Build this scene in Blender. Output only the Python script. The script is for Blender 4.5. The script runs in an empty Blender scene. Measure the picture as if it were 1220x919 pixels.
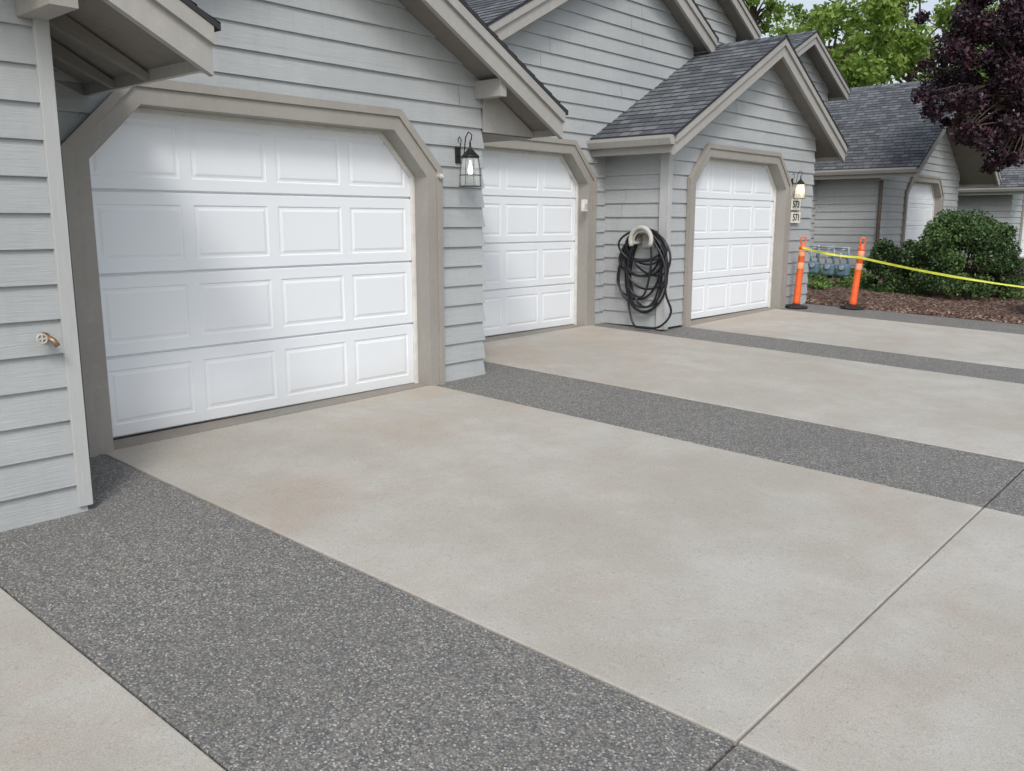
import bpy, math, random
import numpy as np
from mathutils import Vector
random.seed(7); rng = np.random.default_rng(11)
R = math.radians
col = bpy.context.scene.collection
scene = bpy.context.scene
scene.view_settings.view_transform = 'Standard'
scene.view_settings.look = 'None'
scene.view_settings.exposure = 0

# ------------------------------------------------------------------ camera model
CAM = Vector((5.88, 0, 1.47)); YAW = R(41.4); PIT = R(10.6); F = 1042.0
cr = Vector((math.cos(YAW), math.sin(YAW), 0))
cf = Vector((-math.sin(YAW)*math.cos(PIT), math.cos(YAW)*math.cos(PIT), -math.sin(PIT)))
cu = cr.cross(cf)
def ray(u, v): return cr*((u-610)/F) + cu*((459.5-v)/F) + cf
def at_x(u, v, X): d = ray(u, v); return CAM + d*((X-CAM.x)/d.x)
def at_y(u, v, Y): d = ray(u, v); return CAM + d*((Y-CAM.y)/d.y)
def G(x, y):
    x = min(max(x, -8), 14); y = min(max(y, -10), 30)
    return -.033*x + .012*(y-4)
def at_g(u, v):
    d = ray(u, v); t = (CAM.z - (-.033*CAM.x - .048)) / (-.033*d.x + .012*d.y - d.z)
    return CAM + d*t
cam = bpy.data.cameras.new('camera'); co = bpy.data.objects.new('camera', cam); col.objects.link(co)
co.location = CAM; co.rotation_euler = (R(90)-PIT, 0, YAW)
cam.sensor_width = 36; cam.lens = 36*F/1220; cam.clip_end = 1000; cam.clip_start = .05
scene.camera = co

# ------------------------------------------------------------------ tagging
def tag(o, label=None, cat=None, group=None, kind=None):
    if label: o['label'] = label
    if cat: o['category'] = cat
    if group: o['group'] = group
    if kind: o['kind'] = kind
    return o
def empty(name, loc=(0,0,0), rz=0, label=None, cat=None, group=None):
    o = bpy.data.objects.new(name, None); col.objects.link(o)
    o.location = loc; o.rotation_euler = (0,0,rz); o.empty_display_size = .1
    return tag(o, label, cat, group)
class MB:
    def __init__(s): s.v = []; s.f = []; s.uv = []
    def face(s, pts, uv=None):
        n = len(s.v); s.v += [tuple(p) for p in pts]; s.f.append(tuple(range(n, n+len(pts))))
        s.uv += (uv if uv else [(0,0)]*len(pts)); return s
    def box(s, a, b):
        x0,y0,z0 = a; x1,y1,z1 = b
        c = [(x0,y0,z0),(x1,y0,z0),(x1,y1,z0),(x0,y1,z0),(x0,y0,z1),(x1,y0,z1),(x1,y1,z1),(x0,y1,z1)]
        for q in ((0,3,2,1),(4,5,6,7),(0,1,5,4),(1,2,6,5),(2,3,7,6),(3,0,4,7)): s.face([c[i] for i in q])
        return s
    def hexa(s, bot, top):
        n = len(bot)
        s.face(bot[::-1]); s.face(top)
        for i in range(n):
            j = (i+1) % n; s.face([bot[i], bot[j], top[j], top[i]])
        return s
    def prism_x(s, poly, x0, x1):
        return s.hexa([(x0,y,z) for y,z in poly], [(x1,y,z) for y,z in poly])
    def ring_x(s, outer, inner, x0, x1, closed=False):
        n = len(outer); m = n if closed else n-1
        for i in range(m):
            j = (i+1) % n
            o0,o1,i0,i1 = outer[i],outer[j],inner[i],inner[j]
            s.face([(x1,*o0),(x1,*o1),(x1,*i1),(x1,*i0)])
            s.face([(x0,*o0),(x1,*o0),(x1,*o1),(x0,*o1)])
            s.face([(x0,*i0),(x1,*i0),(x1,*i1),(x0,*i1)])
            s.face([(x0,*o0),(x0,*o1),(x0,*i1),(x0,*i0)])
        return s
    def tube(s, pts, r, n=8, closed=False, cap=True):
        pts = [Vector(p) for p in pts]; m = len(pts); rings = []
        up = Vector((0,0,1)); prev = None
        for i, p in enumerate(pts):
            a = pts[(i-1) % m] if (closed or i > 0) else p
            b = pts[(i+1) % m] if (closed or i < m-1) else p
            t = (b-a).normalized()
            if prev is None:
                ref = up if abs(t.z) < .9 else Vector((1,0,0)); nn = (ref - t*ref.dot(t)).normalized()
            else:
                nn = prev - t*prev.dot(t); nn = nn.normalized() if nn.length > 1e-6 else prev
            prev = nn; bb = t.cross(nn)
            rr = r[i] if isinstance(r, (list, tuple)) else r
            base = len(s.v)
            for k in range(n):
                ang = 2*math.pi*k/n; s.v.append(tuple(p + nn*math.cos(ang)*rr + bb*math.sin(ang)*rr))
            rings.append(base)
        for i in range(m if closed else m-1):
            a = rings[i]; b = rings[(i+1) % m]
            for k in range(n):
                k2 = (k+1) % n; s.f.append((a+k, a+k2, b+k2, b+k)); s.uv += [(0,0)]*4
        if cap and not closed:
            s.f.append(tuple(rings[0]+k for k in range(n))[::-1]); s.uv += [(0,0)]*n
            s.f.append(tuple(rings[-1]+k for k in range(n))); s.uv += [(0,0)]*n
        return s
    def lathe(s, prof, c=(0,0,0), n=20):
        c = Vector(c); rings = []
        for r, z in prof:
            rings.append(len(s.v))
            for k in range(n):
                a = 2*math.pi*k/n; s.v.append((c.x+r*math.cos(a), c.y+r*math.sin(a), c.z+z))
        for i in range(len(prof)-1):
            for k in range(n):
                k2 = (k+1) % n; s.f.append((rings[i]+k, rings[i]+k2, rings[i+1]+k2, rings[i+1]+k)); s.uv += [(0,0)]*4
        s.f.append(tuple(rings[0]+k for k in range(n))[::-1]); s.uv += [(0,0)]*n
        s.f.append(tuple(rings[-1]+k for k in range(n))); s.uv += [(0,0)]*n
        return s
    def build(s, name, mat, parent=None, smooth=False, bevel=0):
        me = bpy.data.meshes.new(name); me.from_pydata(s.v, [], s.f)
        ul = me.uv_layers.new(name='UVMap')
        ul.data.foreach_set('uv', np.array(s.uv, dtype=np.float32).ravel())
        me.materials.append(mat); me.update()
        if smooth:
            for p in me.polygons: p.use_smooth = True
        o = bpy.data.objects.new(name, me); col.objects.link(o)
        if parent: o.parent = parent
        if bevel:
            w = o.modifiers.new('weld', 'WELD'); w.merge_threshold = .0005
            b = o.modifiers.new('bevel', 'BEVEL'); b.width = bevel; b.segments = 2; b.limit_method = 'ANGLE'
        return o

# ------------------------------------------------------------------ materials
class NT:
    def __init__(s, name):
        s.m = bpy.data.materials.new(name); s.m.use_nodes = True; s.t = s.m.node_tree; s.n = s.t.nodes; s.l = s.t.links
        s.b = s.n['Principled BSDF']
    def node(s, typ, **kw):
        n = s.n.new(typ)
        for k, v in kw.items():
            if k in n.inputs: n.inputs[k].default_value = v
            else: setattr(n, k, v)
        return n
    def link(s, a, b): s.l.new(a, b)
    def coords(s, scale=(1,1,1), uv=False, rot=(0,0,0)):
        g = s.node('ShaderNodeTexCoord'); mp = s.node('ShaderNodeMapping')
        mp.inputs['Scale'].default_value = scale; mp.inputs['Rotation'].default_value = rot
        s.link(g.outputs['UV' if uv else 'Object'], mp.inputs[0]); return mp.outputs[0]
    def noise(s, vec, scale, detail=3, rough=.55):
        n = s.node('ShaderNodeTexNoise'); n.inputs['Scale'].default_value = scale
        n.inputs['Detail'].default_value = detail; n.inputs['Roughness'].default_value = rough
        s.link(vec, n.inputs['Vector']); return n.outputs['Fac']
    def math(s, op, a, b):
        m = s.node('ShaderNodeMath', operation=op)
        for i, v in enumerate((a, b)):
            if isinstance(v, (int, float)): m.inputs[i].default_value = v
            else: s.link(v, m.inputs[i])
        return m.outputs[0]
    def ramp(s, fac, stops):
        r = s.node('ShaderNodeValToRGB'); e = r.color_ramp.elements
        while len(e) < len(stops): e.new(.5)
        for el, (p, c) in zip(e, stops):
            el.position = p; el.color = (c, c, c, 1) if not isinstance(c, tuple) else (*c, 1)
        s.link(fac, r.inputs[0]); return r.outputs[0]
    def mix(s, fac, a, b, mode='MIX'):
        m = s.node('ShaderNodeMix', data_type='RGBA', blend_type=mode)
        for inp, val in ((m.inputs[0], fac), (m.inputs[6], a), (m.inputs[7], b)):
            if isinstance(val, (int, float)): inp.default_value = val
            elif isinstance(val, tuple): inp.default_value = (*val, 1)
            else: s.link(val, inp)
        return m.outputs[2]
    def bump(s, h, strength=.3, dist=.01, nrm=None):
        b = s.node('ShaderNodeBump'); b.inputs['Strength'].default_value = strength; b.inputs['Distance'].default_value = dist
        s.link(h, b.inputs['Height'])
        if nrm: s.link(nrm, b.inputs['Normal'])
        s.link(b.outputs[0], s.b.inputs['Normal']); return b.outputs[0]
    def out(s, c, rough=.6, spec=.4, metal=0):
        if isinstance(c, tuple): s.b.inputs['Base Color'].default_value = (*c, 1)
        else: s.link(c, s.b.inputs['Base Color'])
        if isinstance(rough, (int, float)): s.b.inputs['Roughness'].default_value = rough
        else: s.link(rough, s.b.inputs['Roughness'])
        s.b.inputs['Specular IOR Level'].default_value = spec; s.b.inputs['Metallic'].default_value = metal
        return s.m

def painted(name, c, rough=.6, var=.12, grain=.25, dirt=.25, grain_scale=(2,2,55)):
    t = NT(name); g = t.coords(); st = t.coords(grain_scale)
    n1 = t.noise(g, 1.1, 3); n2 = t.noise(st, 2.2, 4, .65); n3 = t.noise(t.coords((9,9,1.2)), 1.5, 2)
    a = tuple(x*(1-var) for x in c); b = tuple(min(1, x*(1+var)) for x in c)
    cc = t.mix(t.ramp(n1, [(.3, 0.0), (.7, 1.0)]), a, b)
    cc = t.mix(t.ramp(n2, [(.55, 0.0), (.8, .45)]), cc, tuple(min(1, x*1.35) for x in c))
    cc = t.mix(t.ramp(n2, [(.22, dirt), (.42, 0.0)]), cc, tuple(x*.55 for x in c))
    cc = t.mix(t.ramp(n3, [(.5, 0.0), (.8, dirt*.7)]), cc, tuple(x*.7 for x in c))
    t.bump(n2, grain, .006)
    return t.out(cc, rough, .35)
def plain(name, c, rough=.5, var=.1, metal=0, spec=.4, bump=.0, scale=12):
    t = NT(name); g = t.coords(); n = t.noise(g, scale, 3)
    cc = t.mix(t.ramp(n, [(.3, 0.0), (.7, 1.0)]), tuple(x*(1-var) for x in c), tuple(min(1, x*(1+var)) for x in c))
    if bump: t.bump(t.noise(g, scale*8, 2), bump, .003)
    return t.out(cc, rough, spec, metal)

M = {}
M['siding'] = painted('painted_siding', (.395,.417,.430), .62, .07, .6, .34)
M['corner'] = painted('pale_corner_paint', (.44,.455,.46), .55, .06, .2, .25, (30,30,2))
M['trim'] = painted('taupe_trim_paint', (.315,.300,.277), .55, .07, .25, .25, (14,6,6))
M['rake'] = painted('rake_paint', (.37,.36,.345), .55, .07, .25, .28, (14,5,6))
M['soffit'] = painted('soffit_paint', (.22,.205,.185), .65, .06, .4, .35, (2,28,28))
M['stop'] = plain('white_stop', (.66,.65,.62), .5)
M['found'] = plain('foundation', (.06,.058,.055), .9, .3, bump=.3)
M['black'] = plain('black_iron', (.012,.012,.013), .4, .2)
M['rubber'] = plain('black_rubber', (.018,.018,.019), .45, .2)
M['hose'] = plain('hose_rubber', (.010,.011,.016), .36, .3, spec=.5)
M['beige'] = plain('grey_white_plastic', (.46,.455,.43), .5)
M['whitep'] = plain('white_plastic', (.68,.68,.66), .4)
M['orange'] = plain('orange_plastic', (.80,.13,.03), .45, .15)
M['band'] = plain('reflective_band', (.85,.36,.20), .35, .1)
M['tape'] = plain('caution_tape', (.55,.58,.07), .5, .15)
M['brass'] = plain('aged_brass', (.30,.20,.13), .4, .3, metal=.6)
M['meter'] = plain('meter_paint', (.13,.21,.28), .45, .15)
M['pipe'] = plain('meter_pipe', (.34,.42,.48), .45, .15)
M['bark'] = plain('bark', (.07,.05,.04), .9, .4, bump=.6)
M['gutter'] = plain('gutter_brown', (.10,.075,.06), .45, .15)
M['plate'] = plain('plate_pale', (.72,.70,.64), .5)

def door_mat():
    t = NT('white_embossed_door'); n = t.noise(t.coords((2,1.6,45)), 2.4, 4, .7)
    cc = (.77,.81,.855)
    d = t.noise(t.coords((3,3,1.5)), 1.2, 4)
    cc = t.mix(t.ramp(d, [(.55, 0.0), (.85, .2)]), cc, (.65,.67,.69))
    sx = t.node('ShaderNodeSeparateXYZ'); t.link(t.coords(), sx.inputs[0])
    low = t.ramp(t.math('ADD', sx.outputs[2], t.math('MULTIPLY', d, .25)), [(.12, .4), (.42, 0.0)])   # splash dust on the lowest section
    cc = t.mix(low, cc, (.58,.57,.55))
    t.bump(n, .28, .003); return t.out(cc, .55, .35)
M['door'] = door_mat()

def concrete(name='broom_concrete', k=1.0):
    t = NT(name); g = t.coords()
    big = t.noise(g, .7, 4, .6); mid = t.noise(g, 2.4, 6, .72); fine = t.noise(g, 170, 3, .75); sp = t.noise(g, 48, 3, .7)
    C = lambda *c: tuple(x*k for x in c)
    c = t.mix(t.ramp(big, [(.35, 0.0), (.65, 1.0)]), C(.405,.39,.352), C(.485,.475,.443))
    c = t.mix(t.ramp(mid, [(.36, .6), (.56, 0.0)]), c, C(.375,.352,.31))
    c = t.mix(t.ramp(mid, [(.55, 0.0), (.72, .4)]), c, C(.52,.51,.48))
    st = t.noise(t.coords((1,.5,1)), 1.1, 6, .7)
    sx = t.node('ShaderNodeSeparateXYZ'); t.link(g, sx.inputs[0])
    near = t.ramp(t.math('MULTIPLY', t.math('ADD', sx.outputs[0], 1.5), .2), [(.15, 1.0), (.8, .0)])   # runoff stains gather towards the doors
    stf = t.math('ADD', st, t.math('MULTIPLY', near, .17))
    c = t.mix(t.ramp(stf, [(.53, 0.0), (.78, .7)]), c, C(.405,.325,.265))
    c = t.mix(t.ramp(fine, [(.30, .6), (.5, 0.0)]), c, C(.24,.228,.20))
    c = t.mix(t.ramp(fine, [(.53, 0.0), (.72, .45)]), c, C(.68,.66,.62))
    c = t.mix(t.ramp(sp, [(.27, .65), (.42, 0.0)]), c, C(.27,.255,.225))
    t.bump(fine, .3, .003)
    return t.out(c, .85, .25)
M['conc'] = concrete(); M['sill'] = concrete('threshold_concrete', .62)

def aggregate():
    t = NT('exposed_aggregate'); g = t.coords()
    w = t.node('ShaderNodeTexVoronoi'); w.inputs['Scale'].default_value = 130; w.inputs['Randomness'].default_value = 1
    t.link(g, w.inputs['Vector'])
    s = t.node('ShaderNodeSeparateColor'); t.link(w.outputs['Color'], s.inputs[0])
    c = t.ramp(s.outputs[0], [(0, (.075,.08,.088)), (.2, (.135,.142,.15)), (.42, (.20,.20,.196)), (.58, (.25,.228,.19)), (.78, (.275,.278,.272)), (.92, (.39,.385,.365)), (1, (.60,.59,.57))])
    d = t.ramp(w.outputs['Distance'], [(.42, 0.0), (.8, .85)])
    c = t.mix(d, c, (.105,.102,.094))
    big = t.noise(g, .9, 3); c = t.mix(t.ramp(big, [(.3, .25), (.7, 0.0)]), c, (.12,.12,.12))
    c = t.mix(t.ramp(t.noise(g, 7, 3), [(.5, 0.0), (.8, .25)]), c, (.26,.25,.225))
    inv = t.node('ShaderNodeMath', operation='SUBTRACT'); inv.inputs[0].default_value = 1; t.link(w.outputs['Distance'], inv.inputs[1])
    t.bump(inv.outputs[0], .5, .005)
    return t.out(c, .7, .3)
M['agg'] = aggregate()
M['joint'] = plain('joint_dirt', (.05,.046,.04), .95, .4)

def shingles():
    t = NT('asphalt_shingles'); uv = t.coords(uv=True)
    b = t.node('ShaderNodeTexBrick'); b.offset = .37; b.offset_frequency = 2; b.squash = .75; b.squash_frequency = 3
    b.inputs['Scale'].default_value = 1; b.inputs['Brick Width'].default_value = .21; b.inputs['Row Height'].default_value = .14
    b.inputs['Mortar Size'].default_value = .007; b.inputs['Mortar Smooth'].default_value = .0; b.inputs['Bias'].default_value = 0
    b.inputs['Color1'].default_value = (.075,.085,.10,1); b.inputs['Color2'].default_value = (.20,.215,.235,1); b.inputs['Mortar'].default_value = (.035,.038,.043,1)
    t.link(uv, b.inputs['Vector'])
    n = t.noise(uv, 90, 2, .7); big = t.noise(uv, 6, 3)
    c = t.mix(t.ramp(n, [(.35, .45), (.6, 0.0)]), b.outputs['Color'], (.045,.05,.058))
    c = t.mix(t.ramp(n, [(.6, 0.0), (.8, .5)]), c, (.27,.28,.29))
    c = t.mix(t.ramp(big, [(.5, 0.0), (.75, .25)]), c, (.18,.188,.195))
    t.bump(n, .5, .006)
    return t.out(c, .85, .25)
M['shingle'] = shingles()

def foliage(name, stops, trans=.25):
    t = NT(name); geo = t.node('ShaderNodeNewGeometry'); n = t.noise(t.coords(), 1.6, 1)
    a = t.node('ShaderNodeMath', operation='ADD'); mu = t.node('ShaderNodeMath', operation='MULTIPLY'); mu.inputs[1].default_value = .6
    t.link(geo.outputs['Random Per Island'], mu.inputs[0]); t.link(mu.outputs[0], a.inputs[0]); t.link(n, a.inputs[1])
    sb = t.node('ShaderNodeMath', operation='SUBTRACT'); t.link(a.outputs[0], sb.inputs[0]); sb.inputs[1].default_value = .3
    c = t.ramp(sb.outputs[0], stops); t.out(c, .5, .4)
    if trans:
        tr = t.node('ShaderNodeBsdfTranslucent'); t.link(c, tr.inputs[0]); ms = t.node('ShaderNodeMixShader'); ms.inputs[0].default_value = trans
        t.link(t.b.outputs[0], ms.inputs[1]); t.link(tr.outputs[0], ms.inputs[2]); t.link(ms.outputs[0], t.n['Material Output'].inputs[0])
    return t.m
M['leaf_green'] = foliage('maple_leaves', [(.1, (.08,.15,.02)), (.5, (.24,.36,.07)), (.9, (.42,.54,.15))], .5)
M['leaf_purple'] = foliage('plum_leaves', [(.1, (.010,.004,.008)), (.5, (.024,.010,.018)), (.9, (.065,.022,.036))], 0)
M['leaf_shrub'] = foliage('shrub_leaves', [(.1, (.015,.034,.012)), (.5, (.042,.085,.025)), (.9, (.11,.19,.05))], 0)
M['leaf_cover'] = foliage('cover_leaves', [(.1, (.03,.06,.015)), (.5, (.08,.16,.035)), (.9, (.17,.27,.07))], 0)
def mulch():
    t = NT('bark_mulch'); g = t.coords(); w = t.node('ShaderNodeTexVoronoi'); w.inputs['Scale'].default_value = 34; t.link(g, w.inputs['Vector'])
    s = t.node('ShaderNodeSeparateColor'); t.link(w.outputs['Color'], s.inputs[0])
    c = t.ramp(s.outputs[0], [(0, (.04,.025,.02)), (.5, (.13,.08,.06)), (.85, (.22,.15,.12)), (1, (.42,.36,.32))])
    t.bump(w.outputs['Distance'], 1, .03); return t.out(c, .95, .1)
M['mulch'] = mulch()
M['asphalt'] = plain('asphalt', (.05,.05,.052), .9, .25, bump=.5, scale=3)
M['grass'] = plain('lawn', (.05,.085,.03), .9, .3, bump=.8, scale=6)

def glassmat(name, a, c):
    t = NT(name); t.out(c, .1, .5); t.b.inputs['Alpha'].default_value = a
    return t.m
M['glass'] = glassmat('lantern_glass', .22, (.88,.93,.92))
M['frosted'] = glassmat('frosted_glass', .6, (.92,.88,.78))
def emit(name, c, s):
    t = NT(name); t.out((.8,.8,.75), .4); t.b.inputs['Emission Color'].default_value = (*c, 1); t.b.inputs['Emission Strength'].default_value = s; return t.m
M['bulb_cool'] = emit('bulb_cool', (.95,1,.95), 1.3)
M['bulb_warm'] = emit('bulb_warm', (1,.80,.55), 12)

# ------------------------------------------------------------------ ground
def ground_sheet():
    xs = [-300,-60,-8,-2,4,9,14,60,300]; ys = [-300,-60,-10,0,10,20,30,60,300]; mb = MB()
    n = len(ys)
    for i in range(len(xs)-1):
        for j in range(n-1):
            mb.face([(x, y, G(x, y)-.07) for x, y in ((xs[i],ys[j]),(xs[i+1],ys[j]),(xs[i+1],ys[j+1]),(xs[i],ys[j+1]))])
    tag(mb.build('ground', M['grass']), 'distant lawn ground around the townhouses', 'ground', kind='structure')
ground_sheet()
def sheet(name, mat, x0, x1, y0, y1, dz, label, cat):
    mb = MB().face([(x, y, G(x, y)+dz) for x, y in ((x0,y0),(x1,y0),(x1,y1),(x0,y1))])
    return tag(mb.build(name, mat), label, cat, kind='structure')
sheet('joint_bed', M['joint'], -4, 9.3, -6, 14.3, -.022, 'dark dirt and filler in the driveway joints', 'ground')
sheet('road', M['asphalt'], 9.3, 14, -10, 30, -.03, 'asphalt lane at the foot of the driveways', 'road')
def slab(name, mat, x0, x1, y0, y1, label, cat, dz=0):
    g = .005; b = .006; x0 += g; x1 -= g; y0 += g; y1 -= g; mb = MB()
    def ringp(i, z): return [(x, y, G(x, y)+z+dz) for x, y in ((x0+i,y0+i),(x1-i,y0+i),(x1-i,y1-i),(x0+i,y1-i))]
    a = ringp(b, 0); m = ringp(b*.35, -.002); c = ringp(0, -.007); d = ringp(0, -.06)
    mb.face(a)
    for p, q in ((a, m), (m, c), (c, d)):
        for i in range(4): j = (i+1) % 4; mb.face([p[i], q[i], q[j], p[j]])
    return tag(mb.build(name, mat), label, cat, kind='structure')
bands = [('c',-5.5,1.22,'leftmost, cut by the lower left corner'),('a',1.22,2.40,'left of the nearest full driveway'),('c',2.40,5.40,'in front of the nearest garage door'),
         ('a',5.40,6.58,'between the first and second driveways'),('c',6.58,9.50,'in front of the second garage door'),('a',9.50,10.38,'below the coiled hose'),
         ('c',10.38,13.15,'in front of the third garage door'),('a',13.15,14.25,'along the mulch bed')]
XJ = 4.73
for k, y0, y1, w in bands:
    for x0, x1, ww in ((-2.2, XJ, 'upper part'), (XJ, 9.25, 'lower part beyond the cross joint')):
        if k == 'c': slab('driveway_slab', M['conc'], x0, x1, y0, y1, 'pale concrete driveway slab %s, %s' % (w, ww), 'driveway')
        else: slab('aggregate_strip', M['agg'], x0, x1, y0, y1, 'dark exposed aggregate strip %s, %s' % (w, ww), 'driveway', -.002)

def bed():
    mb = MB(); x0, x1, y0, y1 = -4, 9, 14.27, 27; nx, ny = 90, 90; P = {}
    rr = np.random.default_rng(3).random((nx+1, ny+1))
    for i in range(nx+1):
        for j in range(ny+1):
            x = x0+(x1-x0)*i/nx; y = y0+(y1-y0)*j/ny
            z = G(x, y) + (.0 if j == 0 else .05 + .035*rr[i,j] + .03*math.sin(x*1.7)*math.sin(y*1.3))
            P[i,j] = (x, y, z)
    for i in range(nx):
        for j in range(ny): mb.face([P[i,j],P[i+1,j],P[i+1,j+1],P[i,j+1]])
    tag(mb.build('mulch_bed', M['mulch'], smooth=True), 'brown bark mulch planting bed behind the orange posts', 'planting bed', kind='structure')
bed()

# ------------------------------------------------------------------ siding and buildings
EXP = .178; TW = .155; CH = .36; DH = 2.215
def siding(mb, P, zb, zt, intervals, breaks=(), t0=.026, t1=.006, eL=0, eR=0, exp=EXP):
    z = zb; row = 0
    while z < zt-1e-3:
        z1 = min(z+exp, zt); cuts = [z]+sorted(b for b in breaks if z+2e-3 < b < z1-2e-3)+[z1]
        j = (math.sin(row*12.9898+zb*7)*43758.5453) % 1; row += 1
        off = lambda q: t0+.003*(j-.5)+(t1-t0)*(q-z)/exp
        for i in range(len(cuts)-1):
            a, b = cuts[i], cuts[i+1]; ia = intervals(a+1e-4); ib = intervals(b-1e-4)
            for (la, ra), (lb, rb) in zip(ia, ib):
                if ra-la < .003 and rb-lb < .003: continue
                js = [] 
                s_ = math.floor(la/4.9)*4.9 + j*4.9
                while s_ < ra-.25:
                    if s_ > la+.25 and lb+.05 < s_ < rb-.05: js.append(s_)
                    s_ += 4.9
                ea = [la]+js+[ra]; eb = [lb]+js+[rb]
                for m in range(len(ea)-1):
                    g0 = .0015 if m > 0 else 0; g1 = .0015 if m < len(ea)-2 else 0
                    oa, ob = off(a)+(.001 if m % 2 else 0), off(b)
                    A, B_, C_, D_ = ea[m]+g0-(eL*oa if m == 0 else 0), ea[m+1]-g1+(eR*oa if m == len(ea)-2 else 0), eb[m+1]-g1+(eR*ob if m == len(ea)-2 else 0), eb[m]+g0-(eL*ob if m == 0 else 0)
                    mb.face([P(A, a, oa), P(B_, a, oa), P(C_, b, ob), P(D_, b, ob)])
                    if i == 0: mb.face([P(A, a, oa), P(B_, a, oa), P(B_, a, 0), P(A, a, 0)])
        z = z1
def garage_door(parent, xd, d0, d1, zf):
    H = DH
    root = MB().box((xd-.05, d0-.04, zf+.012), (xd-.022, d1+.04, zf+H+.05)).build('garage_door', M['door'], parent)
    sh = H/4; W = d1-d0; pw = (W-.09*5)/4*1.0; gap = .09
    for r in range(4):
        mb = MB(); z0 = zf+.014+r*sh+.004; z1 = zf+.014+(r+1)*sh-.004
        ys = [d0-.04]
        for c in range(4): a = d0+gap+c*(pw+gap); ys += [a, a+pw]
        ys.append(d1+.04); pz0 = z0+.085; pz1 = z1-.085
        def q(ya, yb, za, zb_, x=xd): mb.face([(x,ya,za),(x,yb,za),(x,yb,zb_),(x,ya,zb_)])
        q(ys[0], ys[-1], z0+.008, pz0); q(ys[0], ys[-1], pz1, z1-.008)
        mb.face([(xd-.02,ys[0],z0),(xd-.02,ys[-1],z0),(xd,ys[-1],z0+.008),(xd,ys[0],z0+.008)])
        mb.face([(xd-.02,ys[0],z1),(xd-.02,ys[-1],z1),(xd,ys[-1],z1-.008),(xd,ys[0],z1-.008)])
        for k in range(0, 10, 2): q(ys[k], ys[k+1], pz0, pz1)
        dd = .0065
        for c in range(4):
            a, b = ys[1+2*c], ys[2+2*c]; rings = []
            for ins, dx in ((0,0),(.008,-dd),(.022,-dd),(.040,-.0005),(.046,-.0005)):
                rings.append([(xd+dx,a+ins,pz0+ins),(xd+dx,b-ins,pz0+ins),(xd+dx,b-ins,pz1-ins),(xd+dx,a+ins,pz1-ins)])
            for p, s_ in zip(rings, rings[1:]):
                for i in range(4): j = (i+1) % 4; mb.face([p[i], p[j], s_[j], s_[i]])
            mb.face(rings[-1])
        mb.build('door_section', M['door'], root)
    MB().box((xd-.04, d0-.02, zf-.03), (xd-.004, d1+.02, zf+.014)).build('weather_seal', M['rubber'], root)
    return root

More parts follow.
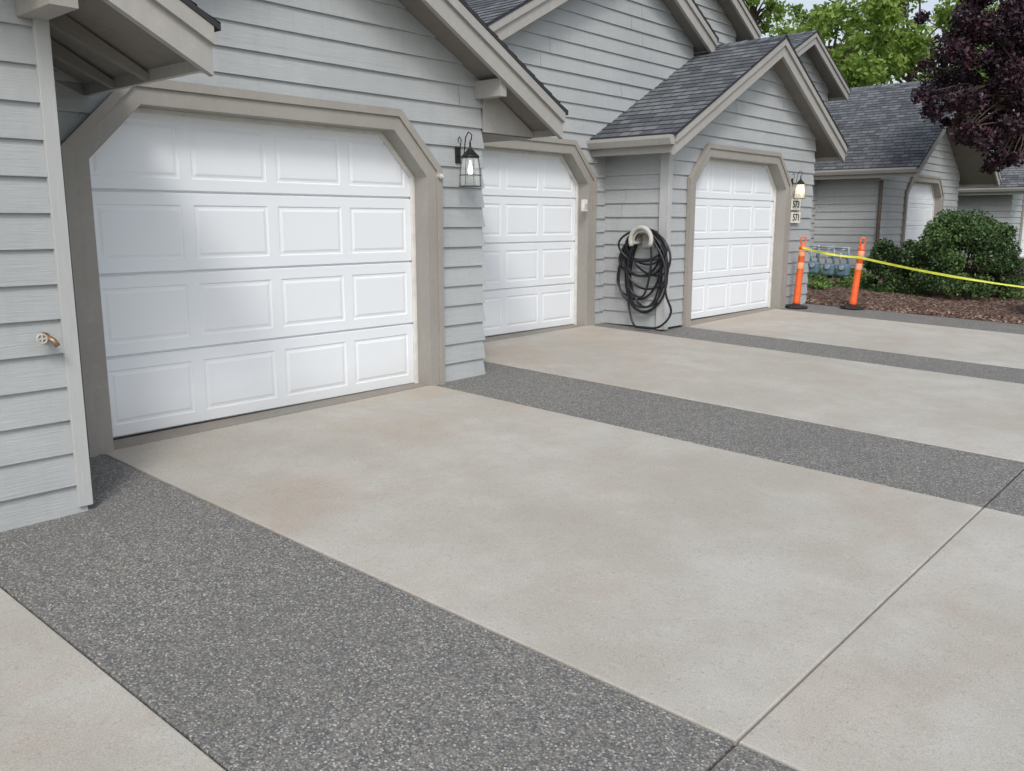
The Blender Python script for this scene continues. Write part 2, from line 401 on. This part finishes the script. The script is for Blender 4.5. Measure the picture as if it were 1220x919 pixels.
def gable_house(label, xw, y0, y1, yc, yL, yR, za, p, over=.38, depth=6, door=None, left=None, right=None,
                gutterL=False, zlow=None, name='townhouse', look=(True, True), openeave=False):
    H = empty(name, (0,0,0), 0, label, 'house')
    xr = xw+over; xb = xw-depth
    top = lambda y: za-p*abs(y-yc)
    SO = .20
    zb = G(xw, y0)+.035 if zlow is None else zlow
    zc0 = top(y0)-SO; zc1 = top(y1)-SO
    brk = [zc0, zc1]
    k5 = TW*.5*.4142
    if door:
        d0, d1, zf = door; zs_ = zf+DH-CH+k5; zt_ = zf+DH+TW*.5; brk += [zs_, zt_]
    def iv(z):
        L = max(y0, yc-(za-SO-z)/p); Rr = min(y1, yc+(za-SO-z)/p)
        if L > Rr: L = Rr = yc
        if door and z < zt_:
            c = max(0, z-zs_)
            return [(L, d0-TW*.5+c), (d1+TW*.5-c, Rr)]
        return [(L, Rr)]
    mb = MB(); siding(mb, lambda s, z, o: (xw+o, s, z), zb, za-SO-.01, iv, brk, eL=1 if left is not None else 0, eR=1 if right is not None else 0)
    mb.build('siding_wall', M['siding'], H)
    def fnd(a, b): MB().box(a, b).build('foundation', M['found'], H)
    if door:
        fnd((xw-.14, y0+.02, -.4), (xw-.012, d0-.10, zb+.01)); fnd((xw-.14, d1+.10, -.4), (xw-.012, y1-.02, zb+.01))
    elif zlow is None: fnd((xw-.14, y0+.02, -.4), (xw-.012, y1-.02, zb+.01))
    for side, ys, sg in ((left, y0, -1), (right, y1, 1)):
        if side is None: continue
        zs = top(ys)-SO
        sb = MB(); siding(sb, lambda s, z, o, ys=ys, sg=sg: (s, ys+sg*o, z), zb, zs, lambda z: [(side, xw)], eR=1)
        sb.build('siding_wall', M['siding'], H)
        a, b = sorted((ys-sg*.012, ys-sg*.10)); fnd((side, a, -.4), (xw-.145, b, zb+.01))
    if door:
        def poly(o): 
            k = o*.4142
            return [(d0-o, zf-.06), (d0-o, zf+DH-CH+k), (d0+CH-k, zf+DH+o), (d1-CH+k, zf+DH+o), (d1+o, zf+DH-CH+k), (d1+o, zf-.06)]
        xd = xw-.13
        sr = MB().ring_x(poly(TW), poly(0), xd-.03, xw+.062).build('door_surround', M['trim'], H, bevel=.004)
        MB().ring_x(poly(TW+.012), poly(TW-.045), xw+.03, xw+.080).build('surround_lip', M['trim'], sr, bevel=.003)
        MB().ring_x(poly(-.001), poly(-.028), xd+.004, xd+.032).build('door_stop', M['stop'], H)
        garage_door(H, xd, d0, d1, zf)
        s0 = [(xd-.03, d0-.0, G(xd,d0)), (xw+.03, d0-.0, G(xw,d0)), (xw+.03, d1, G(xw,d1)), (xd-.03, d1, G(xd,d1))]
        MB().hexa([(x,y,z-.05) for x,y,z in s0], [(x,y,max(z+.006,(zf+.004 if i in (0,3) else z+.006))) for i,(x,y,z) in enumerate(s0)]).build('threshold', M['sill'], H)
    ro = .035; mb = MB(); X1 = xr+ro; CS = .14
    for sg, yt in ((-1, yL-ro), (1, yR+ro)):
        sl = math.hypot(1, p); W = abs(yt-yc); L = W*sl; n = int(math.ceil(L/CS))
        for i in range(n):
            a = i*CS; b = min(L, a+CS); ya = yt-sg*a/sl; yb = yt-sg*b/sl; h0 = .009
            mb.face([(xb,ya,top(ya)+h0),(X1,ya,top(ya)+h0),(X1,yb,top(yb)),(xb,yb,top(yb))], [(xb,a),(X1,a),(X1,b-.001),(xb,b-.001)])
            mb.face([(xb,ya,top(ya)-.003),(X1,ya,top(ya)-.003),(X1,ya,top(ya)+h0),(xb,ya,top(ya)+h0)], [(0,0)]*4)
        zt = top(yt)
        mb.face([(xb,yt,zt-.03),(X1,yt,zt-.03),(X1,yc,za-.03),(xb,yc,za-.03)])
        mb.face([(X1,yt,zt-.03),(X1,yt,zt),(X1,yc,za),(X1,yc,za-.03)])
        mb.face([(xb,yt,zt-.03),(X1,yt,zt-.03),(X1,yt,zt-.003),(xb,yt,zt-.003)])
    roof = mb.build('roof', M['shingle'], H)
    cap = MB()
    x = X1
    while x > xb:
        for s_ in (-1, 1):
            yy = yc+s_*.13
            cap.face([(x,yy,top(yy)+.018),(x,yc,za+.022),(x-.24,yc,za+.008),(x-.24,yy,top(yy)+.010)], [(x,.01),(x,.12),(x-.2,.12),(x-.2,.01)])
        x -= .2
    cap.build('ridge_cap', M['shingle'], roof)
    so = MB()
    for yt in (yL+.03, yR-.03): so.face([(xb,yt,top(yt)-SO+.003),(xr-.05,yt,top(yt)-SO+.003),(xr-.05,yc,za-SO+.003),(xb,yc,za-SO+.003)])
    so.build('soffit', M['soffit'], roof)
    for yt in (yL, yR):
        def band(z_a, z_b, xa, xb_):
            return MB().prism_x([(yt, top(yt)-z_a), (yc, za-z_a), (yc, za-z_b), (yt, top(yt)-z_b)], xa, xb_)
        band(.032, .27, xr-.045, xr).build('rake_board', M['rake'], roof)
        band(.032, .12, xr+.001, xr+.028).build('rake_trim', M['rake'], roof)
    for sg, yt, gu in ((-1, yL, gutterL), (1, yR, False)):
        a, b = sorted((yt+sg*-.002, yt-sg*.035)); zt = top(yt)
        MB().box((xb, a, zt-.24), (xr-.047, b, zt-.034)).build('fascia', M['rake'], roof)
        if gu:
            y_ = yt; pr = [(y_-.003, zt-.04), (y_-.12, zt-.04), (y_-.12, zt-.08), (y_-.085, zt-.15), (y_-.003, zt-.15)]
            MB().prism_x(pr, xb, xr).build('gutter', M['rake'], roof)
    for ye, sg, on in ((y0, -1, look[0]), (y1, 1, look[1])):
        if not on: continue
        yt = yL if sg < 0 else yR
        if openeave:
            x = xw-.15
            while x > xw-1.1:
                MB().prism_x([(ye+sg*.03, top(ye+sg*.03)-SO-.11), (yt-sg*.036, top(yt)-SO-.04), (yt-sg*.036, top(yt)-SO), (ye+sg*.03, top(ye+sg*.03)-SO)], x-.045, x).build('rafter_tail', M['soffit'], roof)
                x -= .42
            a, b = sorted((ye-sg*.10, ye+sg*.03)); zt = top(ye)-SO
            MB().box((xw+.03, a, zt-.20), (xr-.047, b, zt-.02)).build('eave_beam', M['trim'], roof)
            continue
        a, b = sorted((ye-sg*.01, ye-sg*.09)); zt = top(ye)-SO
        MB().box((xw-.02, a, zt-.15), (xr-.047, b, zt+.0)).build('lookout', M['rake'], roof)
        zz = top(yt)-.25
        q = sorted((ye+sg*.026, yt-sg*.036))
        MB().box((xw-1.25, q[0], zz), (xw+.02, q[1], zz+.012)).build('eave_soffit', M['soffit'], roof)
        MB().prism_x([(ye-sg*.0, zz+.012), (yt-sg*.036, zz+.012), (yt-sg*.036, top(yt)-SO), (ye, top(ye)-SO)], xw+.026, xw+.045).build('eave_closure', M['rake'], roof)
    return H, roof

P_ = .53; NL = (False, False)
wx = 1.16
HA, _ = gable_house('grey lap-sided house wing at far left with pale corner board and hose tap', wx-.02, -3.2, 1.86, -.6, -3.75, 2.53, 2.48+P_*3.13, P_, over=.46, depth=5, right=.13, openeave=True)
MB().box((wx-.06, 1.832, G(1.1,1.8)+.03), (wx+.020, 1.905, 2.62)).build('corner_board', M['corner'], HA, bevel=.003)
H1, _ = gable_house('grey townhouse garage with the nearest, largest white door', .13, 1.4, 6.08, 3.94, 1.05, 6.83, 2.52+P_*2.89, P_, over=.38, depth=4.5, door=(2.47, 5.34, .0), right=-1.13, look=(False, True))
H2, _ = gable_house('recessed grey townhouse with the second white garage door under a tall gable', -1.13, 5.4, 12.0, 10.24, 5.0, 12.16, 4.88+.27, P_, over=.28, depth=6, door=(6.50, 9.38, .095), look=NL)
H3, R3 = gable_house('grey gabled garage with the third white door and a side wall', -.17, 9.83, 14.32, 12.35, 9.50, 14.88, 2.60+P_*2.74, P_, over=.30, depth=5, door=(10.46, 13.22, .11), left=-1.13, right=-3, gutterL=True, look=NL)
MB().box((-.235, 9.772, .09), (-.132, 9.797, 2.33)).box((-.132, 9.772, .09), (-.108, 9.87, 2.33)).build('corner_board', M['corner'], H3, bevel=.003)
gable_house('upper grey gable rising behind the ridge of the third garage', -2.88, 12.2, 16.6, 14.4, 11.6, 16.95, 4.9+.27+P_*2.55, P_, depth=7, zlow=2.2, look=NL, over=.35)
gable_house('upper grey gable behind the orange posts, with a long shingled slope', -2.88, 17.1, 21.3, 19.6, 16.3, 21.7, 5.58, .47, depth=9, zlow=.2, look=NL, over=.35)
HB, RB = gable_house('far grey garage wing with a brown downspout behind the shrub', -1.4, 21, 27.3, 24.15, 20.55, 27.75, 4.95, .63, over=.95, depth=8, door=(22.9, 25.6, .25), left=-6, gutterL=True, right=-4, look=NL)
MB().tube([(-1.33,20.93,.3),(-1.33,20.93,2.4)], .045, 8).build('downspout', M['gutter'], HB)
gable_house('farthest grey garage wing, at the right edge of the photo', -.6, 30, 36, 33, 29.5, 36.5, 4.6, .6, depth=8, over=.6, door=(31.5, 34.3, .3), left=-6, gutterL=True, right=-4, look=NL)
gable_house('distant grey house beyond the plum tree, glimpsed above the shrubs', 3.2, 40, 47, 43.5, 39.5, 47.5, 4.6, .5, depth=12, left=-9, gutterL=True, door=(42, 45, .3), look=NL)

# ------------------------------------------------------------------ fixtures
def lantern(pos, label, warm, sc=1.0, wd=1.0):
    L = empty('wall_lantern', pos, 0, label, 'wall light')
    k = sc
    def S(pts): return [(x*k, y*k, z*k) for x, y, z in pts]
    MB().box((-.002, -.03*k, -.05*k), (.016*k, .03*k, .09*k)).build('back_plate', M['black'], L, bevel=.004)
    arm = [(.015, 0, .02), (.05, 0, .0), (.085, 0, .03), (.095, 0, .10), (.105, 0, .17), (.14, 0, .215), (.18, 0, .19), (.175, 0, .145), (.155, 0, .135)]
    MB().tube(S(arm), .0055*k, 8).tube(S([(.015,0,.08),(.04,0,.10),(.05,0,.15),(.03,0,.18),(.01,0,.16),(.02,0,.145)]), .0045*k, 8).build('arm', M['black'], L, smooth=True)
    cx = .16; kw = k*wd
    MB().lathe([(.004*k,.13*k),(.009*k,.125*k),(.010*k,.09*k),(.020*kw,.065*k),(.045*kw,.035*k),(.070*kw,.008*k),(.074*kw,0),(.07*kw,-.005*k),(.01*kw,-.005*k)], (cx*k,0,0), 18).build('cap', M['black'], L, smooth=False)
    MB().lathe([(.064*kw,-.008*k),(.080*kw,-.10*k),(.086*kw,-.245*k),(.02*kw,-.248*k)], (cx*k,0,0), 18).build('glass', M['frosted' if warm else 'glass'], L, smooth=True)
    cg = MB(); cr_ = .0018 if warm else .0024
    nb = 4 if warm else 8
    for i in range(nb):
        a = 2*math.pi*i/nb+.3; c, s = math.cos(a)*wd, math.sin(a)*wd
        cg.tube(S([(cx+.068*c,.068*s,-.005),(cx+.083*c,.083*s,-.10),(cx+.090*c,.090*s,-.255)]), cr_*k, 5)
    for z, r in ((-.255,.091),(-.16,.088),(-.008,.069)):
        if warm and z == -.16: continue
        cg.tube(S([(cx+r*wd*math.cos(2*math.pi*j/20), r*wd*math.sin(2*math.pi*j/20), z) for j in range(20)]), .003*k, 5, closed=True)
    cg.build('cage', M['black'], L)
    b_ = .75
    MB().lathe([(.010*k*b_,-.03*k),(.014*k*b_,-.06*k),(.030*k*b_,-.10*k),(.034*k*b_,-.125*k),(.024*k*b_,-.15*k),(.004*k,-.157*k)], (cx*k,0,0), 14).build('bulb', M['bulb_warm' if warm else 'bulb_cool'], L, smooth=True)
    return L
p = at_x(561, 187, .32); lantern((.152, p.y, p.z), 'black caged coach lantern on the siding right of the nearest garage door', False, 1.0, 1.12)
p = at_x(954, 219, .0); lantern((-.148, p.y, p.z), 'glowing black coach lantern above the house numbers on the third garage', True, .9)

def number(txt, u, v, first):
    p = at_x(u, v, -.10)
    t = empty('house_number', (-.146, p.y, p.z), 0, 'pale house number plate reading %s, %s' % (txt, first), 'house number')
    MB().box((0,-.17,-.085),(.045,.17,.085)).build('plate', M['plate'], t, bevel=.003)
    cu_ = bpy.data.curves.new('digits', 'FONT'); cu_.body = txt; cu_.size = .15; cu_.align_x = 'CENTER'; cu_.align_y = 'CENTER'; cu_.extrude = .002; cu_.offset = .002
    tmp = bpy.data.objects.new('tmp', cu_); col.objects.link(tmp); bpy.context.view_layer.update()
    me = bpy.data.meshes.new_from_object(tmp.evaluated_get(bpy.context.evaluated_depsgraph_get())); bpy.data.objects.remove(tmp)
    o = bpy.data.objects.new('digits', me); col.objects.link(o); me.materials.clear(); me.materials.append(M['black'])
    o.parent = t; o.location = (.048,0,0); o.rotation_euler = (R(90),0,R(90)); o.scale = (1.15, 1, 1)
number('573', 948.5, 244, 'the upper plate'); number('571', 948.5, 259.5, 'the lower plate')

p = at_x(696, 245, -1.05)
k = empty('door_keypad', (-1.051, p.y, p.z), 0, 'small white keypad on the surround of the second garage door', 'keypad')
MB().box((-.02,-.04,-.075),(.028,.04,.075)).build('housing', M['whitep'], k, bevel=.006); MB().box((.0285,-.028,-.05),(.033,.028,.02)).build('flip_cover', M['beige'], k, bevel=.002)
p = at_x(527, 206, .215)
k = empty('trim_sensor', (.206, p.y-.03, p.z-.03), 0, 'small round pale sensor on the chamfered corner of the nearest door surround', 'sensor')
MB().tube([(-.01,0,0),(.03,0,0)], .026, 16).build('housing', M['beige'], k); MB().tube([(.03,0,0),(.042,0,0)], .014, 12).build('lens', M['whitep'], k)

p = at_x(53, 402, 1.17)
k = empty('hose_tap', (1.163, p.y, p.z), 0, 'small brass hose tap on the far left siding wall', 'tap')
MB().tube([(0,0,0),(.012,0,0)], .026, 14).build('flange', M['brass'], k)
MB().tube([(.01,0,0),(.055,0,0),(.08,.015,-.014),(.09,.03,-.042)], [.014,.016,.015,.014], 12).tube([(.05,0,0),(.065,-.03,.0)], .010, 8).build('spout', M['brass'], k, smooth=True)
MB().tube([(.070, -.036+.024*math.cos(a*math.pi/6), .024*math.sin(a*math.pi/6)) for a in range(12)], .005, 6, closed=True).box((.066,-.06,-.004),(.074,-.012,.004)).box((.0665,-.040,-.024),(.0745,-.032,.024)).build('handle', M['beige'], k)

YH = 9.80
hc = at_y(767, 286, YH-.12)
hk = empty('hose_hanger', (hc.x, YH, hc.z), 0, 'pale plastic hose hanger on the side wall of the third garage', 'hose hanger')
arch = [(.19*math.cos(a), .0, .16*math.sin(a)) for a in [-.5+(math.pi+1.0)*i/16 for i in range(17)]]
mb = MB()
for q in range(16):
    a, b = arch[q], arch[q+1]
    mb.hexa([(a[0]*.6,-.17,a[2]*.6),(b[0]*.6,-.17,b[2]*.6),(b[0]*.6,0,b[2]*.6),(a[0]*.6,0,a[2]*.6)], [(a[0]*.8,-.17,a[2]*.8),(b[0]*.8,-.17,b[2]*.8),(b[0]*.8,0,b[2]*.8),(a[0]*.8,0,a[2]*.8)])
mb.build('saddle', M['beige'], hk)
MB().tube([(a[0]*.82, -.19, a[2]*1.0) for a in arch], .030, 10).build('front_lip', M['beige'], hk, smooth=True)
MB().box((-.09,-.012,-.10),(.09,.02,.14)).build('back_plate', M['beige'], hk, bevel=.004)
pts = []
loops = 14; N = 34; rr = random.Random(31)
for L_ in range(loops):
    w = rr.choice((.18,.25,.31,.35,.37))+rr.uniform(-.02,.02); h = rr.choice((.22,.32,.40,.46,.50,.53))+rr.uniform(-.02,.02); ph = rr.uniform(-.07,.07); dy = -.03-.12*rr.random(); tw = rr.uniform(-.22,.22); k3 = rr.uniform(-.05,.05)
    for i in range(N):
        t = i/N; a = math.pi/2 - 2*math.pi*t
        x = w*math.cos(a)*(1-.15*math.sin(a)) + ph*(1-math.sin(a))*.5 + k3*math.sin(3*a)*(1-math.sin(a))*.5; z = h*(math.sin(a)-1) + .14
        pts.append([hc.x+x+tw*(1-math.sin(a))*.3, YH+dy-.02*math.cos(a*2+L_), hc.z+z])
P2 = np.array(pts)
for _ in range(3): P2[1:-1] = (P2[:-2]+2*P2[1:-1]+P2[2:])/4
P2[:,2] = np.minimum(P2[:,2], hc.z+.155); P2[:,1] = np.clip(P2[:,1], YH-.168, YH-.024)
e = Vector(P2[-1]); gz = G(-.6, 9.7)
tailp = [e+Vector((.20,-.02,-.12)), e+Vector((.40,-.03,-.42)), e+Vector((.45,-.05,-.8)), Vector((hc.x+.42,YH-.09,gz+.24)), Vector((hc.x+.27,YH-.12,gz+.05)), Vector((hc.x+.02,YH-.16,gz+.025)), Vector((hc.x-.12,YH-.13,gz+.06)), Vector((hc.x-.22,YH-.10,gz+.30)), Vector((hc.x-.24,YH-.07,gz+.55))]
def catmull(ps, n=8):
    ps = [Vector(q) for q in ps]; out = []
    for i in range(len(ps)-1):
        p0 = ps[max(i-1,0)]; p1 = ps[i]; p2 = ps[i+1]; p3 = ps[min(i+2,len(ps)-1)]
        for j in range(n):
            t = j/n; out.append(.5*((2*p1)+(p2-p0)*t+(2*p0-5*p1+4*p2-p3)*t*t+(3*p1-p0-3*p2+p3)*t**3))
    out.append(ps[-1]); return out
allp = [Vector(q) for q in P2] + catmull([e]+tailp)[1:]
tag(MB().tube(allp, .0145, 8).build('garden_hose', M['hose'], smooth=True), 'black garden hose coiled in loops on the pale hanger', 'hose')

def post(loc, tilt, label):
    o = empty('delineator_post', loc, 0, label, 'traffic post', 'orange delineator posts'); o.rotation_euler = tilt
    MB().lathe([(.19,0),(.195,.012),(.19,.03),(.15,.045),(.07,.055),(.055,.075),(.05,.08)], n=8).build('base', M['rubber'], o)
    MB().lathe([(.045,.06),(.060,.075),(.060,.10),(.055,.12),(.052,.5),(.048,.93),(.054,.94),(.054,.96),(.040,.975),(.032,1.0),(.022,1.03)], n=20).build('shaft', M['orange'], o, smooth=True)
    for z in (.62,.82): MB().lathe([(.0535,z),(.0545,z+.002),(.0528,z+.10),(.0515,z+.102)], n=20).build('reflective_band', M['band'], o, smooth=True)
    h = [(.0,0,1.0),(.032,0,1.03),(.045,0,1.07),(.035,0,1.11),(0,0,1.13),(-.035,0,1.11),(-.045,0,1.07),(-.032,0,1.03)]
    MB().tube(h, .013, 8, closed=True).build('grip', M['orange'], o, smooth=True)
    return o
b1 = at_g(948, 367); b2 = at_g(1015, 368)
b1.z = G(b1.x,b1.y); b2.z = G(b2.x,b2.y)
post(b1, (0, R(3), R(40)), 'orange delineator post beside the third garage corner, holding the start of the yellow tape')
post(b2, (0, R(5), R(35)), 'orange delineator post standing in the open by the shrub, on a black base')
b3 = Vector((4.6, 15.2, G(4.6,15.2)))
post(b3, (0, 0, 0), 'orange delineator post past the right edge, holding the end of the tape')
def ribbon(a, b, sag, w=.036, n=30, twist=.9, ph=0):
    mb = MB(); pr = None
    for i in range(n+1):
        t = i/n; p = a.lerp(b, t); p.z -= sag*4*t*(1-t); th = twist*math.sin(t*7+ph)*math.sin(math.pi*t)
        hv = Vector((math.sin(th)*.5, -math.sin(th)*.5, math.cos(th)))*w*.5
        cur = (p-hv, p+hv)
        if pr: mb.face([pr[0], cur[0], cur[1], pr[1]])
        pr = cur
    return mb
t1 = Vector((b1.x+.08, b1.y-.07, b1.z+.96)); t2 = Vector((b2.x+.09, b2.y-.065, b2.z+.82)); t3 = Vector((b3.x, b3.y-.06, b3.z+.42))
m1 = ribbon(t1, t2, .03); m2 = ribbon(t2, t3, .10, ph=1)
k = len(m1.v); m1.v += m2.v; m1.f += [tuple(i+k for i in f) for f in m2.f]; m1.uv += m2.uv
tag(m1.build('caution_tape', M['tape']), 'yellow caution tape strung between the orange posts', 'tape')

for i, (u, v) in enumerate(((970, 317), (988, 319), (1005, 320))):
    p = at_y(u, v, 18.4)
    o = empty('gas_meter', (p.x, 18.4, p.z), 0, ['blue-grey gas meter by the far wall, leftmost of three', 'blue-grey gas meter by the far wall, middle one of three', 'blue-grey gas meter by the far wall, rightmost of three, left of the low shrub'][i], 'gas meter', 'gas meters by the far wall')
    MB().box((-.12,-.10,-.17),(.12,.10,.10)).build('body', M['meter'], o, bevel=.05)
    MB().tube([(0,-.10,.02),(0,-.13,.02)], .05, 16).build('dial', M['pipe'], o)
    MB().tube([(-.08,0,.10),(-.08,0,.30),(-.08,.1,.38),(-.08,.34,.38)], .020, 8).tube([(.08,0,.10),(.08,0,.42),(-.24,0,.42)], .024, 8).build('pipe', M['pipe'], o, smooth=True)
    MB().tube([(.07,-.06,.24),(.10,-.06,.24)], .06, 14).tube([(.08,.02,.30),(.08,.02,-.9)], .018, 8).build('regulator', M['meter'], o)
# ------------------------------------------------------------------ vegetation
def leaf_mesh(name, mat, parent, centers, radii, n, size, flat=.85, seed=1):
    g = np.random.default_rng(seed); C = np.array(centers); Rr = np.array(radii)
    w = Rr**2; idx = g.choice(len(C), n, p=w/w.sum())
    d = g.normal(size=(n,3)); d /= np.linalg.norm(d,axis=1)[:,None]
    rad = Rr[idx]*(g.random(n)**.45)
    P = C[idx] + d*rad[:,None]*np.array([1,1,flat])
    a = g.normal(size=(n,3)); a /= np.linalg.norm(a,axis=1)[:,None]
    nr = d*.5+g.normal(size=(n,3))*.6; b = np.cross(nr, a); b /= np.linalg.norm(b,axis=1)[:,None]
    s = size*(.6+.8*g.random(n))[:,None]
    V = np.stack([P-a*s, P-b*s*.55, P+a*s, P+b*s*.55], axis=1).reshape(-1,3)
    me = bpy.data.meshes.new(name); me.vertices.add(4*n); me.vertices.foreach_set('co', V.astype(np.float32).ravel())
    me.loops.add(4*n); me.loops.foreach_set('vertex_index', np.arange(4*n, dtype=np.int32))
    me.polygons.add(n); me.polygons.foreach_set('loop_start', np.arange(0,4*n,4,dtype=np.int32)); me.polygons.foreach_set('loop_total', np.full(n,4,dtype=np.int32))
    me.update(calc_edges=True); me.validate(); me.materials.append(mat)
    o = bpy.data.objects.new(name, me); col.objects.link(o)
    if parent: o.parent = parent
    return o
def tree(name, label, cat, base, cc, cr_, ncl, clr, n, size, mat, seed, trunk=.16, group=None, extra=()):
    g = random.Random(seed); o = empty(name, base, 0, label, cat, group)
    b = Vector(base); C = Vector(cc)-b; cs = []; rs = []
    for i in range(ncl):
        while True:
            d = Vector((g.uniform(-1,1), g.uniform(-1,1), g.uniform(-1,1)))
            if .25 < d.length < 1: break
        c = C + Vector((d.x*cr_[0], d.y*cr_[1], d.z*cr_[2])); cs.append(tuple(c)); rs.append(clr*g.uniform(.45,1.3))
    for q, r_ in extra: cs.append(tuple(Vector(q)-b)); rs.append(r_)
    mb = MB(); fork = Vector((C.x*.35, C.y*.35, C.z-cr_[2]*.75))
    mb.tube(catmull([(0,0,-.1), (fork.x*.3,fork.y*.3,fork.z*.5), fork, C], 5), [trunk*(1-.75*i/15) for i in range(16)], 9)
    for c in cs[::3] + [tuple(Vector(q)-b) for q, _ in extra]:
        s = fork.lerp(C, g.uniform(0,.7)); e_ = Vector(c); m_ = s.lerp(e_, .5)+Vector((g.uniform(-.1,.1),g.uniform(-.1,.1),.12))*cr_[2]*.5
        q = catmull([s, m_, e_], 4); mb.tube(q, [trunk*.3*(1-.85*i/(len(q)-1)) for i in range(len(q))], 5)
    mb.build('trunk', M['bark'], o, smooth=True)
    leaf_mesh('crown', mat, o, cs, rs, n, size, seed=seed)
    return o
def gpos(x, y): return (x, y, G(x, y))
def far_tree(u, v, t, r, seed, label, n=9000):
    c = CAM + ray(u, v)*t
    tree('leafy_tree', label, 'tree', gpos(c.x, c.y), tuple(c), r, 55, r[0]*.25, n, .13, M['leaf_green'], seed, .28, 'green trees behind the roofs')
far_tree(990, 55, 38, (2.9,2.9,2.7), 3, 'bright green tree behind the roofs, left of the others')
far_tree(1090, 40, 41, (3.3,3.3,3.6), 4, 'bright green tree behind the roofs, in the middle, above the far garage roof', 10000)
far_tree(1205, 70, 46, (3.8,3.8,4.5), 5, 'bright green tree mostly hidden behind the plum tree', 9000)
far_tree(900, 8, 50, (1.7,1.7,1.6), 6, 'small green treetop beside the pale sky gap, above the upper gable', 2500)
c = CAM + ray(1200, 75)*17.5
g = random.Random(77)
ex = []
for i in range(34):
    u = g.uniform(1096, 1215); lim = 125+ (u-1096)*.75 if u < 1160 else 205
    v = g.uniform(10, min(lim, 208)) if g.random() < .45 else lim-g.uniform(0, 22)
    ex.append((CAM+ray(u, min(v, 206))*g.uniform(16.6, 17.6), g.uniform(.10,.24)))
ex += [(CAM+ray(u, v)*t, r_) for u, v, t, r_ in ((1130,120,16.8,.28),(1160,120,16.7,.3),(1175,165,16.7,.3),(1205,150,16.7,.32),(1150,160,17,.26),(1140,60,17,.3),(1150,20,17,.3))]
tree('plum_tree', 'dark purple-leaved plum tree at the upper right', 'tree', gpos(c.x+1.15, c.y+.6), tuple(c+Vector((.1,.1,.15))), (1.35,1.35,2.0), 80, .34, 38000, .042, M['leaf_purple'], 9, .12, extra=ex)
def shrub(base, r, n, seed, label, mat='leaf_shrub', name='shrub', size=.026):
    g = random.Random(seed); o = empty(name, base, 0, label, 'shrub'); cs = []; rs = []
    for i in range(80):
        a = g.uniform(0, 6.283); e_ = g.uniform(.05, 1.0); rr = (max(0, 1-(e_*.93)**2.6))**.5*g.uniform(.7,1)
        cs.append((math.cos(a)*rr*r[0]*.85, math.sin(a)*rr*r[1]*.85, e_*r[2]*.85)); rs.append(min(r)*g.uniform(.18,.28))
    mb = MB()
    for i in range(0, 80, 5): mb.tube(catmull([(0,0,-.05), Vector(cs[i])*.5, cs[i]], 3), .012, 5)
    mb.build('stem', M['bark'], o)
    leaf_mesh('foliage', M[mat], o, cs, rs, n, size, seed=seed); return o
shrub(gpos(1.50,17.0), (1.05,1.15,1.66), 48000, 21, 'rounded dark green shrub, the large one in the middle of the mulch bed')
shrub(gpos(.38,17.0), (.62,.6,1.10), 18000, 22, 'low dark green shrub left of the large rounded one')
shrub(gpos(3.62,15.4), (.70,.75,1.42), 26000, 23, 'dark green shrub cut by the right edge of the photo')
shrub(gpos(3.1,20.0), (1.3,1.1,1.60), 22000, 26, 'dark green shrub behind and between the two larger ones')
g = random.Random(4); cs = []; rs = []
for i in range(60):
    q = at_g(g.uniform(955, 1030), g.uniform(327, 347)); cs.append((q.x, q.y, G(q.x,q.y)+.08)); rs.append(.15)
tag(leaf_mesh('ground_cover', M['leaf_cover'], None, cs, rs, 12000, .03, flat=.6, seed=8), 'low bright green ground cover below the gas meters', 'ground cover', kind='stuff')

# ------------------------------------------------------------------ light
S = Vector((.52, -.52, .74)).normalized()
w = bpy.data.worlds.new('World'); scene.world = w; w.use_nodes = True; nt = w.node_tree
bg = nt.nodes['Background']; sk = nt.nodes.new('ShaderNodeTexSky'); sk.sky_type = 'NISHITA'; sk.sun_disc = False
sk.sun_elevation = math.asin(S.z); sk.sun_rotation = math.atan2(S.x, S.y); sk.air_density = 1.2; sk.dust_density = 3; sk.ozone_density = 1
hs = nt.nodes.new('ShaderNodeHueSaturation'); hs.inputs['Saturation'].default_value = .5; hs.inputs['Value'].default_value = 1.15
nt.links.new(sk.outputs[0], hs.inputs['Color']); nt.links.new(hs.outputs[0], bg.inputs[0]); bg.inputs[1].default_value = .15
sun = bpy.data.lights.new('sun', 'SUN'); sun.energy = 1.4; sun.angle = R(13); sun.color = (1,.96,.90)
so = bpy.data.objects.new('sun', sun); col.objects.link(so); so.rotation_euler = S.to_track_quat('Z', 'Y').to_euler(); so.location = (8,-8,15)
